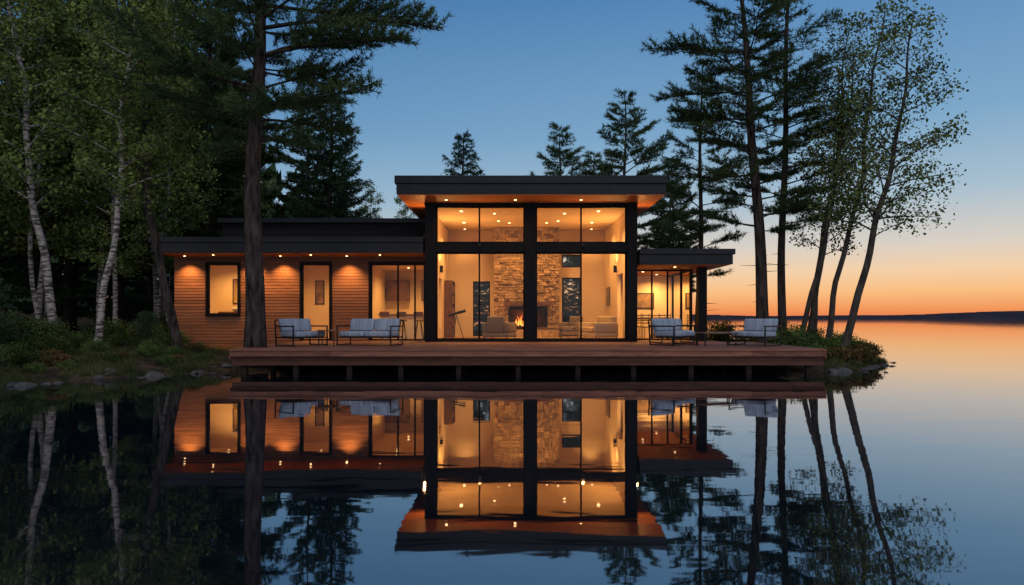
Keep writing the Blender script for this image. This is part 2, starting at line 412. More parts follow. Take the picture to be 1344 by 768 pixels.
for o in (W1,D2,S3):
    mb=MB()
    mb.box(o[0]-.06,o[0],22.455,22.5,o[2],o[3]+.06); mb.box(o[1],o[1]+.06,22.455,22.5,o[2],o[3]+.06); mb.box(o[0],o[1],22.455,22.5,o[3],o[3]+.06)
    if o is W1: mb.box(W1[0]-.06,W1[1]+.06,22.44,22.5,W1[2]-.06,W1[2])
    part(house,'window_trim',mb,m_frame)
RL=-11.2
mb=MB(); mb.box(RL,-2.76,21.2,28.9,3.38,3.68); mb.box(RL-.06,-2.76,21.14,28.95,3.683,3.86); part(house,'roof',mb,m_metal,bevel=.008)
mb=MB()
x=RL+.08
while x<-2.8:
    mb.box(x,min(x+.117,-2.78),21.26,22.46,3.355,3.377); x+=.12
part(house,'soffit',mb,m_soffit)
part(house,'upper_wall',MB().box(-10.2,-2.76,24.05,28.2,3.87,4.68),m_darkside)
mb=MB(); siding(mb,-10.2,-2.76,3.87,4.68,24.047,[],hgt=.11); part(house,'charcoal_siding',mb,m_darkside)
part(house,'roof_parapet',MB().box(-10.32,-2.76,23.9,28.3,4.685,4.84),m_metal,bevel=.008)

# --- glass pavilion
mb=MB()
mb.box(-3.43,4.55,19.9,29.2,5.27,5.50); mb.box(-3.38,4.50,19.95,29.1,4.965,5.267)
part(house,'roof',mb,m_metal,bevel=.01)
mb=MB(); x=-3.36
while x<4.45:
    mb.box(x,min(x+.117,4.48),19.97,21.28,4.938,4.962)
    if x<-2.78 or x>3.95: mb.box(x,min(x+.117,4.48),21.283,29.0,4.938,4.962)
    x+=.12
part(house,'soffit',mb,m_soffit)
part(house,'ceiling',MB().box(-2.72,3.91,21.3,28.1,4.93,4.962),m_ceil)
for a,b2 in ((-2.71,-2.38),(.404,.737),(3.59,3.90)):
    mb=MB().box(a,b2,21.22,21.55,.60,4.926); part(house,'column',mb,m_frame,bevel=.008)
for a,b2 in ((-2.378,.402),(.739,3.588)):
    part(house,'beam',MB().box(a,b2,21.25,21.52,3.40,3.68),m_frame)
    part(house,'beam',MB().box(a,b2,21.25,21.52,4.84,4.926),m_frame)
    part(house,'door_threshold',MB().box(a,b2,21.2,21.55,.6,.66),m_frame)
    c=-1.02 if a<0 else 2.16
    window(a,b2,.662,3.398,21.38,mull=(c,)); window(a,b2,3.682,4.838,21.38,mull=(c,))
for xs_ in (-2.66,3.84):
    window(21.56,22.44,.6,3.36,xs_,axis='y'); window(21.56,22.44,3.42,4.92,xs_,axis='y')
mb=MB(); grid_wall(mb,22.5,28.0,.59,4.925,-2.73,-2.62,[(24.4,25.4,.6,2.8)],axis='y'); part(house,'side_wall',mb,m_plaster)
mb=MB(); grid_wall(mb,22.5,28.0,.59,4.925,3.80,3.91,[(23.4,24.6,.6,2.9)],axis='y'); part(house,'side_wall',mb,m_plaster)
bops=[(-1.6,-.9,.6,2.85),(2.05,2.85,.6,3.0),(2.05,2.85,3.42,3.95)]
mb=MB(); grid_wall(mb,-2.73,3.91,.59,4.925,28.0,28.12,bops); part(house,'back_wall',mb,m_plaster)
for o in bops: window(o[0],o[1],o[2],o[3],28.06)
# --- fireplace
fp=part(house,'fireplace',MB().box(-.6,1.76,27.3,27.98,.6,4.92),m_slate)
def local_child(parent,name,mb,mat,smooth=False):
    hl=house.location
    return mesh_obj(name,[(a-hl.x,b_-hl.y,c-hl.z) for a,b_,c in mb.v],mb.f,mat,parent,smooth,world=False)
mb=MB(); z=.6
ox0,ox1,oz0,oz1=-.12,1.4,.95,1.72
while z<4.9:
    hh=min(random.choice((.07,.09,.11,.13)),4.92-z)
    x=-.72
    while x<1.88:
        ww=random.uniform(.1,.3); x1=min(x+ww,1.88)
        if 1.88-x1<.1: x1=1.88
        inside=(z<oz1 and z+hh>oz0)
        if inside and x1>ox0 and x<ox1:
            if x<ox0-.06: x1=ox0
            else:
                x=ox1; 
                x1=min(ox1+random.uniform(.15,.3),1.88)
                if x>=1.88: break
        pr=random.uniform(0,.08)
        mb.box(x+.005,x1-.005,27.02-pr,27.298,z+.004,z+hh-.004)
        x=x1
    for sx in (0,1):
        yy=27.3
        while yy<27.95:
            y1=min(yy+random.uniform(.2,.45),27.97); pr=random.uniform(0,.05)
            if sx: mb.box(1.762,1.84+pr,yy+.005,y1-.005,z+.005,z+hh-.005)
            else: mb.box(-.68-pr,-.602,yy+.005,y1-.005,z+.005,z+hh-.005)
            yy=y1
    z+=hh
o=local_child(fp,'stone_cladding',mb,m_stone); md=o.modifiers.new('Bevel','BEVEL'); md.width=.012; md.segments=1
local_child(fp,'mantel',MB().box(-.3,1.58,26.72,26.92,1.86,1.98),m_wood)
local_child(fp,'hearth',MB().box(-.6,1.8,26.4,26.9,.6,.86),m_stone)
mb=MB(); mb.box(ox0,ox0+.04,26.92,27.25,oz0,oz1); mb.box(ox1-.04,ox1,26.92,27.25,oz0,oz1); mb.box(ox0+.04,ox1-.04,26.92,27.25,oz1-.04,oz1)
local_child(fp,'firebox_frame',mb,m_black)
local_child(fp,'firebox',MB().box(ox0,ox1,27.255,27.297,oz0,oz1),m_fbrick)
mb=MB()
for k in range(4): mb.tube([(.0+.1*k,27.03-.02*(k%2),1.0+.05*(k%2)),(.6+.06*k,27.0,.99+.06*((k+1)%2))],[.05,.045],8)
local_child(fp,'log',mb,m_bark)
m_fire,nt,out=newmat('fire')
e=nt.nodes.new('ShaderNodeEmission'); e.inputs[1].default_value=2.8
tc=nt.nodes.new('ShaderNodeTexCoord'); sx_=nt.nodes.new('ShaderNodeSeparateXYZ'); cr=nt.nodes.new('ShaderNodeValToRGB'); mr=nt.nodes.new('ShaderNodeMapRange')
mr.inputs[1].default_value=.62; mr.inputs[2].default_value=1.1
cr.color_ramp.elements[0].color=(1,.34,.05,1); cr.color_ramp.elements[1].color=(1,.09,.01,1)
nt.links.new(tc.outputs['Object'],sx_.inputs[0]); nt.links.new(sx_.outputs['Z'],mr.inputs[0]); nt.links.new(mr.outputs[0],cr.inputs[0]); nt.links.new(cr.outputs[0],e.inputs[0]); nt.links.new(e.outputs[0],out.inputs[0])
mb=MB()
for k in range(10):
    x=.06+.065*k+random.uniform(-.02,.02); hh=random.uniform(.25,.5)*(1-abs(k-4.5)/9); y=27.0+random.uniform(-.03,.03)
    mb.tube([(x,y,1.02),(x+random.uniform(-.03,.03),y,1.02+hh*.35),(x+random.uniform(-.05,.05),y,1.02+hh*.7),(x+random.uniform(-.06,.06),y,1.02+hh)],[.03,.036,.018,.003],7)
local_child(fp,'flame',mb,m_fire,True)
point((.4,27.0,1.4),10,.08,(1,.33,.07),house)  # point light standing in for the glow of the flames

# --- right wing (sunroom)
mb=MB(); mb.box(3.93,6.80,21.0,27.6,3.0,3.3); mb.box(3.93,6.86,20.94,27.65,3.303,3.47); part(house,'roof',mb,m_metal,bevel=.008)
mb=MB(); x=3.95
while x<6.7:
    mb.box(x,min(x+.117,6.76),21.06,27.5,2.975,2.997); x+=.12
part(house,'soffit',mb,m_soffit)
window(3.95,6.08,.6,2.97,23.05,mull=(4.72,5.25,5.7),bars=())
window(23.1,27,.6,2.97,6.05,mull=(24.4,25.7),axis='y')
mb=MB(); grid_wall(mb,3.93,6.08,.59,2.97,26.2,26.32,[]); part(house,'back_wall',mb,m_plaster)
part(house,'column',MB().box(5.98,6.26,21.9,22.18,.60,2.972),m_frame,bevel=.008)
part(house,'column',MB().box(6.45,6.6,26.6,26.75,.2,2.972),m_frame)

# --- downlights
def downlight(x,y,z,power,ang=100,target=None,r=.035,col=WARM):
    mb=MB().tube([(x,y,z),(x,y,z-.012)],[r,r],14)
    part(house,'soffit_light',mb,e_down)
    if power: spot((x,y,z-.03),power,ang,house,target=target,col=col)
for x in (-10.6,-8.5,-7.5,-5.35): downlight(x,22.1,3.352,215,104,target=(x,22.42,1.4),r=.028)
for x in (-9.5,-6.4,-4.2): downlight(x,21.7,3.352,50,130,r=.028)
for x in (-2.0,.1,2.1): downlight(x,20.75,4.934,55,110)
for x,y in ((-1.7,22.9),(.6,22.9),(2.9,22.9),(-1.8,25.6),(3.0,25.6)):
    downlight(x,y,4.926,400,125,r=.05,col=GOLD)
for x,y in ((-.6,23.4),(1.8,23.4),(-.5,25.2),(1.7,25.2)): downlight(x,y,4.926,0,r=.04)
downlight(-.1,25.7,4.926,170,90,target=(.1,27.1,2.7),col=GOLD); downlight(1.3,25.7,4.926,170,90,target=(1.1,27.1,2.7),col=GOLD)
for x in (-1.9,3.2): downlight(x,27.5,4.926,90,95,target=(x,27.9,1.5),col=GOLD)
downlight(5.2,21.8,2.972,55,130)
for x,y in ((4.6,24.0),(5.4,25.5)): downlight(x,y,2.972,240,155,col=GOLD)
for x,y in ((-9.8,23.6),(-6.7,24.0),(-4.0,23.9),(-4.0,26.4)):
    downlight(x,y,3.29,210,158,col=GOLD)
for x,sx in ((-2.56,1),(3.74,-1)):  # sconces added to throw more light on the pavilion ceiling
    y=24.8
    part(house,'added_sconce',MB().box(x-.05,x+.05,y-.08,y+.08,3.0,3.25),m_black,bevel=.01)
    spot((x+sx*.05,y,3.3),210,160,house,target=(x+sx*1.4,y-.4,4.9),rad=.06,col=GOLD)
for x,y,tx,ty,pw in ((-2.8,22.0,-3.1,21.0,75),(4.0,22.0,4.2,21.0,75),(-1.0,21.2,-1.0,20.3,30),(2.2,21.2,2.2,20.3,30)):  # fixtures and spots added to make the pavilion soffit glow
    part(house,'added_uplight',MB().box(x-.05,x+.05,y-.05,y+.04,3.9 if abs(y-22)<.1 else 3.55,4.0 if abs(y-22)<.1 else 3.66),m_black,bevel=.008)
    spot((x,y-.08,4.03 if abs(y-22)<.1 else 3.72),pw,150,house,target=(tx,ty,4.94),rad=.04)

# ---------------------------------------------------------------- furniture
def armchair(name,w,mat,label,cat,group,loc,nc=1,frame=m_black):
    t=thing(name,loc,label,cat,group)
    mb=MB(); r=.02; hw=w/2
    for sx in (-1,1):
        x=sx*hw
        mb.bar((x,-.38,0),(x,-.38,.52),r).bar((x,.38,0),(x,.44,.68),r)
        mb.bar((x,-.40,.52),(x,.42,.52),r*1.3).bar((x,-.38,.02),(x,.38,.02),r).bar((x,-.38,.22),(x,.4,.22),r)
    for y,z in ((-.38,.22),(.39,.22),(.44,.68)): mb.bar((-hw,y,z),(hw,y,z),r)
    for k in range(3): mb.bar((-hw+w*(k+1)/4,.39,.22),(-hw+w*(k+1)/4,.44,.68),.009)
    for k in range(6): mb.box(-hw,hw,-.35+.125*k,-.28+.125*k,.225,.24)
    part(t,'frame',mb,frame,world=False)
    cw=(w-.08)/nc
    for k in range(nc):
        x0=-hw+.04+k*cw
        part(t,'seat_cushion',MB().box(x0+.006,x0+cw-.006,-.39,.28,.245,.38),mat,True,bevel=.035,seg=3,world=False)
        mb=MB().box(x0+.01,x0+cw-.01,.19,.33,.385,.72)
        mb.v=[(a,b_+(c-.37)*.25,c) for a,b_,c in mb.v]
        part(t,'back_cushion',mb,mat,True,bevel=.045,seg=3,world=False)
    return t
G='outdoor lounge chairs on the deck'
c0=armchair('outdoor_armchair',1.05,m_cush,'black metal lounge chair with blue-grey cushions on the cedar deck','armchair',G,(-5.6,18.2,FZ+.003))
c0.rotation_euler=(0,0,R(52))
copy_thing(c0,(4.4,18.6,FZ+.003),R(42)); copy_thing(c0,(6.5,18.3,FZ+.003),R(-50)); copy_thing(c0,(4.75,20.3,FZ+.003),R(15))
sf=armchair('outdoor_sofa',1.55,m_cush,'two-seat black metal sofa with blue-grey cushions on the deck','sofa',None,(-3.85,18.5,FZ+.003),nc=2)
sf.rotation_euler=(0,0,R(-14))
def table(name,w,d,h,label,loc,mat=m_wood,cat='table',group=None,rot=0):
    t=thing(name,loc,label,cat,group)
    part(t,'table_top',MB().box(-w/2,w/2,-d/2,d/2,h-.035,h),mat,bevel=.008,world=False)
    for sx in (-1,1):
        for sy in (-1,1):
            part(t,'leg',MB().bar((sx*(w/2-.05),sy*(d/2-.05),0),(sx*(w/2-.05),sy*(d/2-.05),h-.036),.018),m_black,world=False)
    t.rotation_euler=(0,0,rot); return t
table('side_table',.5,.42,.42,'small dark side table standing on the deck beside a lounge chair',(-4.88,18.1,FZ+.003))
table('coffee_table',.95,.6,.36,'low dark coffee table on the deck between lounge chairs',(5.45,18.2,FZ+.003),rot=R(8))
def softchair(name,w,label,cat,loc,rot,mat=m_cush2,nc=1):
    t=thing(name,loc,label,cat)
    hw=w/2
    part(t,'base',MB().box(-hw,hw,-.42,.42,.1,.26),mat,True,bevel=.03,world=False)
    for sx in (-1,1): 
        a,b_=sorted((sx*hw,sx*(hw-.16)))
        part(t,'armrest',MB().box(a,b_,-.42,.42,.262,.6),mat,True,bevel=.05,seg=3,world=False)
    part(t,'backrest',MB().box(-hw+.17,hw-.17,.22,.43,.262,.82),mat,True,bevel=.06,seg=3,world=False)
    cw=(w-.36)/nc
    for k in range(nc): part(t,'seat_cushion',MB().box(-hw+.18+k*cw+.004,-hw+.18+(k+1)*cw-.004,-.44,.21,.265,.44),mat,True,bevel=.04,seg=3,world=False)
    for sx in (-1,1):
        for sy in (-1,1): part(t,'leg',MB().bar((sx*(hw-.06),sy*.36,0),(sx*(hw-.06),sy*.36,.1),.02),m_wood,world=False)
    t.rotation_euler=(0,0,rot); return t
m_taupe=M('taupe_fabric',(.2,.15,.11),(.15,.11,.08),rough=.95,nscale=40)
softchair('armchair',.95,'dark taupe armchair facing the fireplace on the oak floor','armchair',(-.42,23.2,.592),R(160),mat=m_taupe)
softchair('armchair',.85,'taupe upholstered armchair beside the stone fireplace','armchair',(2.3,25.9,.592),R(-30),mat=m_taupe)
softchair('sofa',2.0,'long beige sofa with cushions facing across the living room','sofa',(3.0,23.9,.592),R(-80),nc=3)
table('coffee_table',1.1,.8,.38,'dark low coffee table on the living room rug',(1.25,24.4,.612))
rug=thing('rug',(1,24.7,.593),'large woven beige rug on the oak floor','rug'); part(rug,'weave',MB().box(-1.5,1.5,-1.1,1.1,0,.015),m_rug,world=False)
tl=thing('telescope',(-1.85,22.7,.592),'small telescope on a wooden tripod beside the glass wall','telescope')
mb=MB()
for a in range(3): mb.bar((0,0,.85),(.26*math.cos(a*2.1),.26*math.sin(a*2.1),0),.018)
part(tl,'tripod',mb,m_wood,world=False)
part(tl,'tube',MB().tube([(-.28,0,.82),(.1,0,.94),(.3,0,1.0)],[.03,.045,.06],10),m_black,True,world=False)
def picture(loc,w,h_,rot,label,c1,c2,mat=None,name='framed_picture',cat='picture',inner='canvas'):
    t=thing(name,loc,label,cat)
    mb=MB(); mb.box(-w/2,w/2,-.02,.0,-h_/2,h_/2); part(t,'frame',mb,m_black,world=False)
    part(t,inner,MB().box(-w/2+.04,w/2-.04,-.026,-.0205,-h_/2+.04,h_/2-.04),mat or M('abstract_canvas',c1,c2,nscale=3),world=False)
    t.rotation_euler=(0,0,rot)
picture((3.795,26.9,2.2),1.0,.7,R(-90),'framed muted landscape on the cream wall',(.4,.3,.2),(.1,.08,.06))
picture((-7.2,25.59,2.3),.35,.9,0,'tall framed brown print on the bedroom wall',(.35,.2,.1),(.08,.05,.03))
picture((5.0,26.19,2.0),.9,.6,0,'framed amber landscape print on the sunroom wall',(.4,.25,.12),(.14,.09,.05))
picture((-9.75,24.595,2.3),.62,.9,0,'black framed mirror above the vanity',None,None,m_mirror,'wall_mirror','mirror','mirror_glass')
bk=thing('bookshelf',(-2.45,26.9,.592),'tall walnut bookshelf filled with books against the wall','bookshelf')
mb=MB(); mb.box(-.16,.16,-.6,-.56,0,2.2); mb.box(-.16,.16,.56,.6,0,2.2)
for k in range(6): mb.box(-.15,.15,-.56,.56,.02+.43*k,.06+.43*k)
part(bk,'case',mb,m_wood,world=False)
mb=MB()
for k in range(5):
    yy=-.54
    while yy<.5:
        tk=random.uniform(.025,.06); mb.box(-.1,.12,yy,yy+tk-.003,.062+.43*k,.062+.43*k+random.uniform(.2,.32)); yy+=tk+(.12 if random.random()<.08 else 0)
bo=part(bk,'books',mb,m_books,world=False); bo['kind']='stuff'
ki=thing('kitchen_island',(-3.9,25.0,.586),'white kitchen island with a wooden top','kitchen island')
part(ki,'cabinet',MB().box(-.85,.85,-.4,.4,0,.86),m_white,bevel=.006,world=False); part(ki,'counter_top',MB().box(-.92,.92,-.46,.46,.862,.9),m_wood,world=False)
kc=thing('kitchen_cabinet',(-4.0,27.85,.586),'tall kitchen cabinets with open shelves on the wall','cabinet')
part(kc,'base_cabinet',MB().box(-1.1,1.1,-.3,.3,0,.88),m_white,world=False); part(kc,'wall_cabinet',MB().box(-1.1,-.2,-.05,.3,1.45,2.3),m_wood,world=False); part(kc,'wall_cabinet',MB().box(.3,1.1,-.05,.3,1.45,2.3),m_wood,world=False)
def stool(loc,first=[None]):
    if first[0] is None:
        t=thing('bar_stool',loc,'slim dark bar stool by the kitchen island','stool','bar stools at the island')
        part(t,'seat',MB().tube([(0,0,.64),(0,0,.68)],[.18,.18],16),m_wood,world=False)
        mb=MB()
        for a in range(4): mb.bar((.08*math.cos(a*1.57+.78),.08*math.sin(a*1.57+.78),.64),(.2*math.cos(a*1.57+.78),.2*math.sin(a*1.57+.78),0),.014)
        part(t,'leg_frame',mb,m_black,world=False); part(t,'backrest',MB().box(-.17,.17,-.2,-.17,.8,.98),m_wood,bevel=.01,world=False); first[0]=t
    else: copy_thing(first[0],loc)
for x in (-4.5,-3.9,-3.3): stool((x,24.25,.586))
vt=thing('bathroom_vanity',(-9.5,24.3,.586),'pale vanity with a dark counter and round basin','vanity')
part(vt,'cabinet',MB().box(-.8,.8,-.28,.28,0,.93),m_white,world=False); part(vt,'counter_top',MB().box(-.83,.83,-.3,.29,.932,.98),m_wood,world=False)
part(vt,'basin',MB().tube([(-.25,0,.982),(-.25,0,1.04),(-.25,0,1.13)],[.12,.2,.23],20),m_white,True,world=False)
part(vt,'linen_shelf',MB().box(.3,.8,-.05,.28,.984,2.1),m_wood,world=False)
table('dining_table',1.2,.8,.74,'wooden dining table in the glazed sunroom',(5.0,24.7,.586))
def dchair(loc,rot,first=[None]):
    if first[0] is None:
        t=thing('dining_chair',loc,'dark wooden dining chair at the sunroom table','chair','dining chairs')
        part(t,'seat',MB().box(-.22,.22,-.22,.22,.42,.46),m_wood,bevel=.01,world=False)
        mb=MB()
        for sx in (-.2,.2): mb.bar((sx,.2,.46),(sx,.26,.92),.015)
        for k in range(4): mb.box(-.2,.2,.215+.012*k,.23+.012*k,.56+.09*k,.6+.09*k)
        part(t,'backrest',mb,m_wood,world=False)
        for sx in (-.19,.19):
            for sy in (-.19,.19): part(t,'leg',MB().bar((sx,sy,0),(sx,sy,.42),.016),m_wood,world=False)
        t.rotation_euler=(0,0,rot); first[0]=t
    else: copy_thing(first[0],loc,rot)
dchair((4.7,24.05,.586),R(180)); dchair((5.35,24.05,.586),R(175)); dchair((4.7,25.35,.586),0); dchair((5.35,25.35,.586),R(5))

# ---------------------------------------------------------------- vegetation
def tufts(rng,C,D,k,ln,wd,spread=.8,up=.25):
    n=len(C); C=np.repeat(C,k,0); D=np.repeat(D,k,0)
    d=D+rng.normal(0,spread,(n*k,3)); d[:,2]+=up; d/=np.linalg.norm(d,axis=1)[:,None]+1e-6
    p=np.cross(d,rng.normal(0,1,(n*k,3))); p/=np.linalg.norm(p,axis=1)[:,None]+1e-6
    l=ln*rng.uniform(.7,1.25,(n*k,1)); B=C+rng.normal(0,ln*.14,(n*k,3))
    V=np.stack([B-p*wd*.5,B+p*wd*.5,B+d*l],1).reshape(-1,3)
    return V,np.arange(len(V)).reshape(-1,3)
def leaves(rng,C,sz,sig,k):
    n=len(C); P=np.repeat(C,k,0)+np.clip(rng.normal(0,1,(n*k,3)),-2,2)*np.array([sig,sig,sig*.8])
    a=rng.normal(0,1,(n*k,3)); a/=np.linalg.norm(a,axis=1)[:,None]
    b_=np.cross(a,rng.normal(0,1,(n*k,3))); b_/=np.linalg.norm(b_,axis=1)[:,None]
    s_=sz*rng.uniform(.6,1.2,(n*k,1))
    V=np.stack([P-a*s_*.6,P+b_*s_*.4,P+a*s_*.6,P-b_*s_*.4],1).reshape(-1,3)
    return V,np.arange(len(V)).reshape(-1,4)
def trunkfn(pts):
    p=np.array(pts,float)
    return lambda z:(float(np.interp(z,p[:,2],p[:,0])),float(np.interp(z,p[:,2],p[:,1])))
def pine(seed,loc,H,r0,pts,c0,Lm,nl,kind='white',k=14,ln=.2,wd=.036,extra=(),label='',group=None,mat=None,tsp=.13,name='pine_tree',dead=6,tw=10):
    rng=np.random.default_rng(seed); tf=trunkfn(pts)
    t=thing(name,loc,label,'tree',group)
    mb=MB(); zs=np.linspace(-.3,H,26); ph=rng.uniform(0,6)
    def T(z):
        x,y=tf(z); return Vector((x+.05*math.sin(z*.9+ph),y+.04*math.cos(z*.7+ph),z))
    rad=[r0*(max(0,1-max(z,0)/H)**.75)*.95+.012+ (r0*.35*math.exp(-max(z,0)/.35)) for z in zs]
    mb.tube([T(z) for z in zs],rad,14)
    C=[];D=[]
    lims=[]
    for i in range(nl):
        rel=(i+rng.uniform(0,.9))/nl
        z=H*(c0+(1-c0)*rel); az=i*2.4+rng.uniform(-.5,.5)
        if kind=='white':
            l=Lm*(.5+.5*math.sin(math.pi*min(1,rel*.85+.18)))*(1-.75*rel**3)*rng.uniform(.5,1.15)
            el=rng.uniform(0,.3)+.5*rel; dr=rng.uniform(-.15,.12)
        else:
            l=Lm*((1-rel)**.8+.06)*rng.uniform(.75,1.15); el=-.25+.75*rel; dr=-.18
        lims.append((z,az,l,el,dr))
    for zz,az,l,el in extra: lims.append((zz,az,l,el,0.))
    for z,az,l,el,dr in lims:
        b0=T(min(z,H*.995)); dh=Vector((math.cos(az),math.sin(az),0)); side=Vector((-dh.y,dh.x,0)); wig=rng.uniform(-.12,.12)
        def P(s): return b0+dh*(l*s)+side*(wig*l*math.sin(s*3))+Vector((0,0,l*(math.tan(el)*s-dr*s*s)))
        rb=max(.012,.018*l**.8) if kind=='white' else .012*l+.008
        mb.tube([P(s) for s in np.linspace(0,1,6)],[rb*(1-.85*s) for s in np.linspace(0,1,6)],5,cap=False)
        m=max(5,int(l*tw))
        s0=.25 if kind=='white' else .08
        for j in range(m):
            s=s0+(1-s0)*(j+rng.uniform(0,.8))/m
            sg=1 if j%2 else -1
            tl_=(l*.36*(1-s)+.38)*rng.uniform(.7,1.2) if kind=='white' else (l*.3*(1-s)+.2)
            an=rng.uniform(.5,1.2)
            td=(dh*math.cos(an)+side*(sg*math.sin(an))+Vector((0,0,rng.uniform(0,.45) if kind=='white' else rng.uniform(-.35,-.05)))).normalized()
            p0=P(min(s,1)); q=max(2,int(tl_/tsp))
            if tl_>.35: mb.tube([p0,p0+td*tl_],[.009,.004],3,cap=False)
            for u in range(q):
                c=p0+td*(tl_*(u+.7)/q); C.append(c); D.append(td)
        if kind!='white':
            for s in np.linspace(.1,1,int(l/.14)+2): C.append(P(s)); D.append(dh)
        else:
            for s in (.8,.9,1.): C.append(P(s)); D.append(dh)
    for i in range(dead):
        z=H*c0*rng.uniform(.35,1); az=rng.uniform(0,6.28); l=rng.uniform(.3,.9); b0=T(z)
        mb.tube([b0,b0+Vector((math.cos(az)*l,math.sin(az)*l,rng.uniform(-.15,.1)*l))],[.018,.004],4,cap=False)
    part(t,'trunk',mb,m_bark,True,world=False)
    V,F=tufts(rng,np.array([tuple(c) for c in C]),np.array([tuple(c) for c in D]),k,ln,wd,spread=.55 if kind!='white' else .7,up=.3 if kind=='white' else -.05)
    np_obj('crown',V,F,mat or (m_needle if kind=='white' else m_spruce),t)
    return t
def broadleaf(seed,loc,H,r0,pts,c0,Lm,nl,sz=.085,k=14,sig=.17,bark=None,label='',group=None,mat=None,name='birch_tree',el0=.5,extra=()):
    rng=np.random.default_rng(seed); tf=trunkfn(pts); t=thing(name,loc,label,'tree',group)
    mb=MB(); zs=np.linspace(-.3,H,28); ph=rng.uniform(0,6)
    def T(z):
        x,y=tf(z); a=min(1,max(z,0)/2); return Vector((x+a*(.07*math.sin(z*1.1+ph)+.03*math.sin(z*2.7)),y+.05*math.cos(z*.8+ph),z))
    mb.tube([T(z) for z in zs],[r0*(max(0,1-max(z,0)/H)**.8)+.008+r0*.3*math.exp(-max(z,0)/.25) for z in zs],12)
    C=[]; lims=[]
    for i in range(nl):
        rel=(i+rng.uniform(0,.9))/nl; z=H*(c0+(1-c0)*rel)
        l=Lm*(.55+.45*math.sin(math.pi*min(1,rel*.8+.2)))*(1-.6*rel**2)*rng.uniform(.5,1.15)
        lims.append((z,i*2.4+rng.uniform(-.6,.6),l,el0+rng.uniform(-.2,.35)))
    lims+=list(extra)
    for z,az,l,el in lims:
        b0=T(min(z,H*.99)); dh=Vector((math.cos(az),math.sin(az),0)); side=Vector((-dh.y,dh.x,0)); wg=rng.uniform(-.2,.2)
        def P(s): return b0+dh*(l*math.cos(el)*s)+side*(wg*l*s*s)+Vector((0,0,l*(math.sin(el)*s-.12*s*s)))
        rb=.012*l+.007
        mb.tube([P(s) for s in np.linspace(0,1,6)],[rb*(1-.85*s) for s in np.linspace(0,1,6)],5,cap=False)
        m=max(3,int(l*4))
        for j in range(m):
            s=.25+.75*(j+rng.uniform(0,.9))/m; p0=P(min(1,s)); tl_=(l*.4*(1-s)+.35)*rng.uniform(.6,1.2)
            td=(dh*.5+side*rng.uniform(-1,1)+Vector((0,0,rng.uniform(-.25,.8)))).normalized()
            mb.tube([p0,p0+td*tl_],[.007,.003],3,cap=False)
            q=max(2,int(tl_/.2))
            for u in range(q): C.append(tuple(p0+td*tl_*(u+.6)/q))
    part(t,'trunk',mb,bark or m_birch,True,world=False)
    C=np.array(C); C=C[rng.random(len(C))<.9]
    V,F=leaves(rng,C,sz,sig,k); np_obj('crown',V,F,mat or m_leaf,t)
    return t
def gz(x,y): return float(height(np.array([x]),np.array([y]))[0])
def at(x,y): return (x,y,gz(x,y)-.02)

pine(11,(-6.56,17.3,.4),14.5,.25,[(0,0,0),(.05,0,5),(.14,0,9),(.2,0,14.5)],.37,3.5,54,k=12,ln=.18,wd=.026,tw=10,
     extra=((8.3,.05,4.5,.02),(7.6,-.25,4.0,.0),(8.9,.35,4.3,.08),(9.4,-.1,4.2,.1),(6.3,2.9,2.4,-.05),(5.6,.7,1.6,-.1),(5.4,2.6,1.8,-.1),(6.8,-2.6,2.2,0),(6.1,-.9,1.9,0),(7.2,.5,2.4,0)),
     label='tall white pine, thick straight trunk rising through the deck edge')
pine(21,at(8.1,21.8),13.5,.2,[(0,0,0),(-.25,0,4),(-.5,0,8),(-1.0,0,13.5)],.27,2.8,50,k=11,ln=.18,wd=.026,label='tall leaning white pine on the rocky bank beside the deck',
     extra=((9.5,3.1,3.0,.05),(8.2,2.9,2.8,0),(7.3,3.3,2.6,-.05)))
pine(22,at(8.75,22.2),14.,.13,[(0,0,0),(.1,0,6),(.3,0,14)],.28,2.0,44,k=11,ln=.18,wd=.026,label='slim straight pine on the lake bank')
pine(23,at(7.4,27),11.0,.12,[(0,0,0),(.1,0,11)],.22,1.9,38,k=10,ln=.19,wd=.028,label='slender pine behind the covered porch')
G2='leaning slender trees on the lake bank'
for sd,x,y,H,r,dx,c0,Lm,nl in ((31,8.75,20.8,9.0,.075,1.7,.36,1.5,25),(32,9.2,21.3,10.2,.085,1.35,.34,1.7,30),(33,9.45,20.6,10.6,.085,1.75,.34,1.7,30),(34,9.1,18.9,9.8,.105,2.1,.34,1.9,34),(35,9.9,22.6,9.0,.065,1.0,.34,1.6,24)):
    broadleaf(sd,at(x,y),H,r,[(0,0,0),(dx*.22,0,H*.2),(dx*.62,0,H*.5),(dx,0,H)],c0,Lm,nl,sz=.085,k=16,sig=.17,bark=m_bark2,mat=m_aspen,label='slender leaning aspen with feathery leaves on the lake bank',group=G2,name='aspen_tree',
        extra=((4.0,.1,1.9,.15),(4.9,-.2,1.7,.3)) if sd==34 else ())
pine(41,at(-8.5,32),12.2,.2,[(0,0,0),(0,0,12)],.12,2.7,96,kind='spruce',k=10,ln=.18,wd=.036,label='full dark spruce rising behind the flat roof',name='spruce_tree',tsp=.16)
s2=pine(42,at(-2.75,38),11.0,.16,[(0,0,0),(0,0,11.0)],.1,3.0,74,kind='spruce',k=9,ln=.22,wd=.038,label='rounded spruce with its top showing above the roof',name='spruce_tree',tsp=.19)
p1=pine(43,at(6.2,38),13.3,.17,[(0,0,0),(.1,0,13)],.25,3.0,56,k=10,ln=.22,wd=.036,label='full white pine standing behind the house')
p2=pine(44,at(3.0,41),12.4,.15,[(0,0,0),(-.1,0,12)],.25,2.4,52,k=10,ln=.22,wd=.036,label='narrow white pine standing behind the house')
for x,y,s_ in ((4.6,37.5,.8),(8.3,36,.74),(9.4,40,.8)): copy_thing(p2,at(x,y),1.+x,s_)
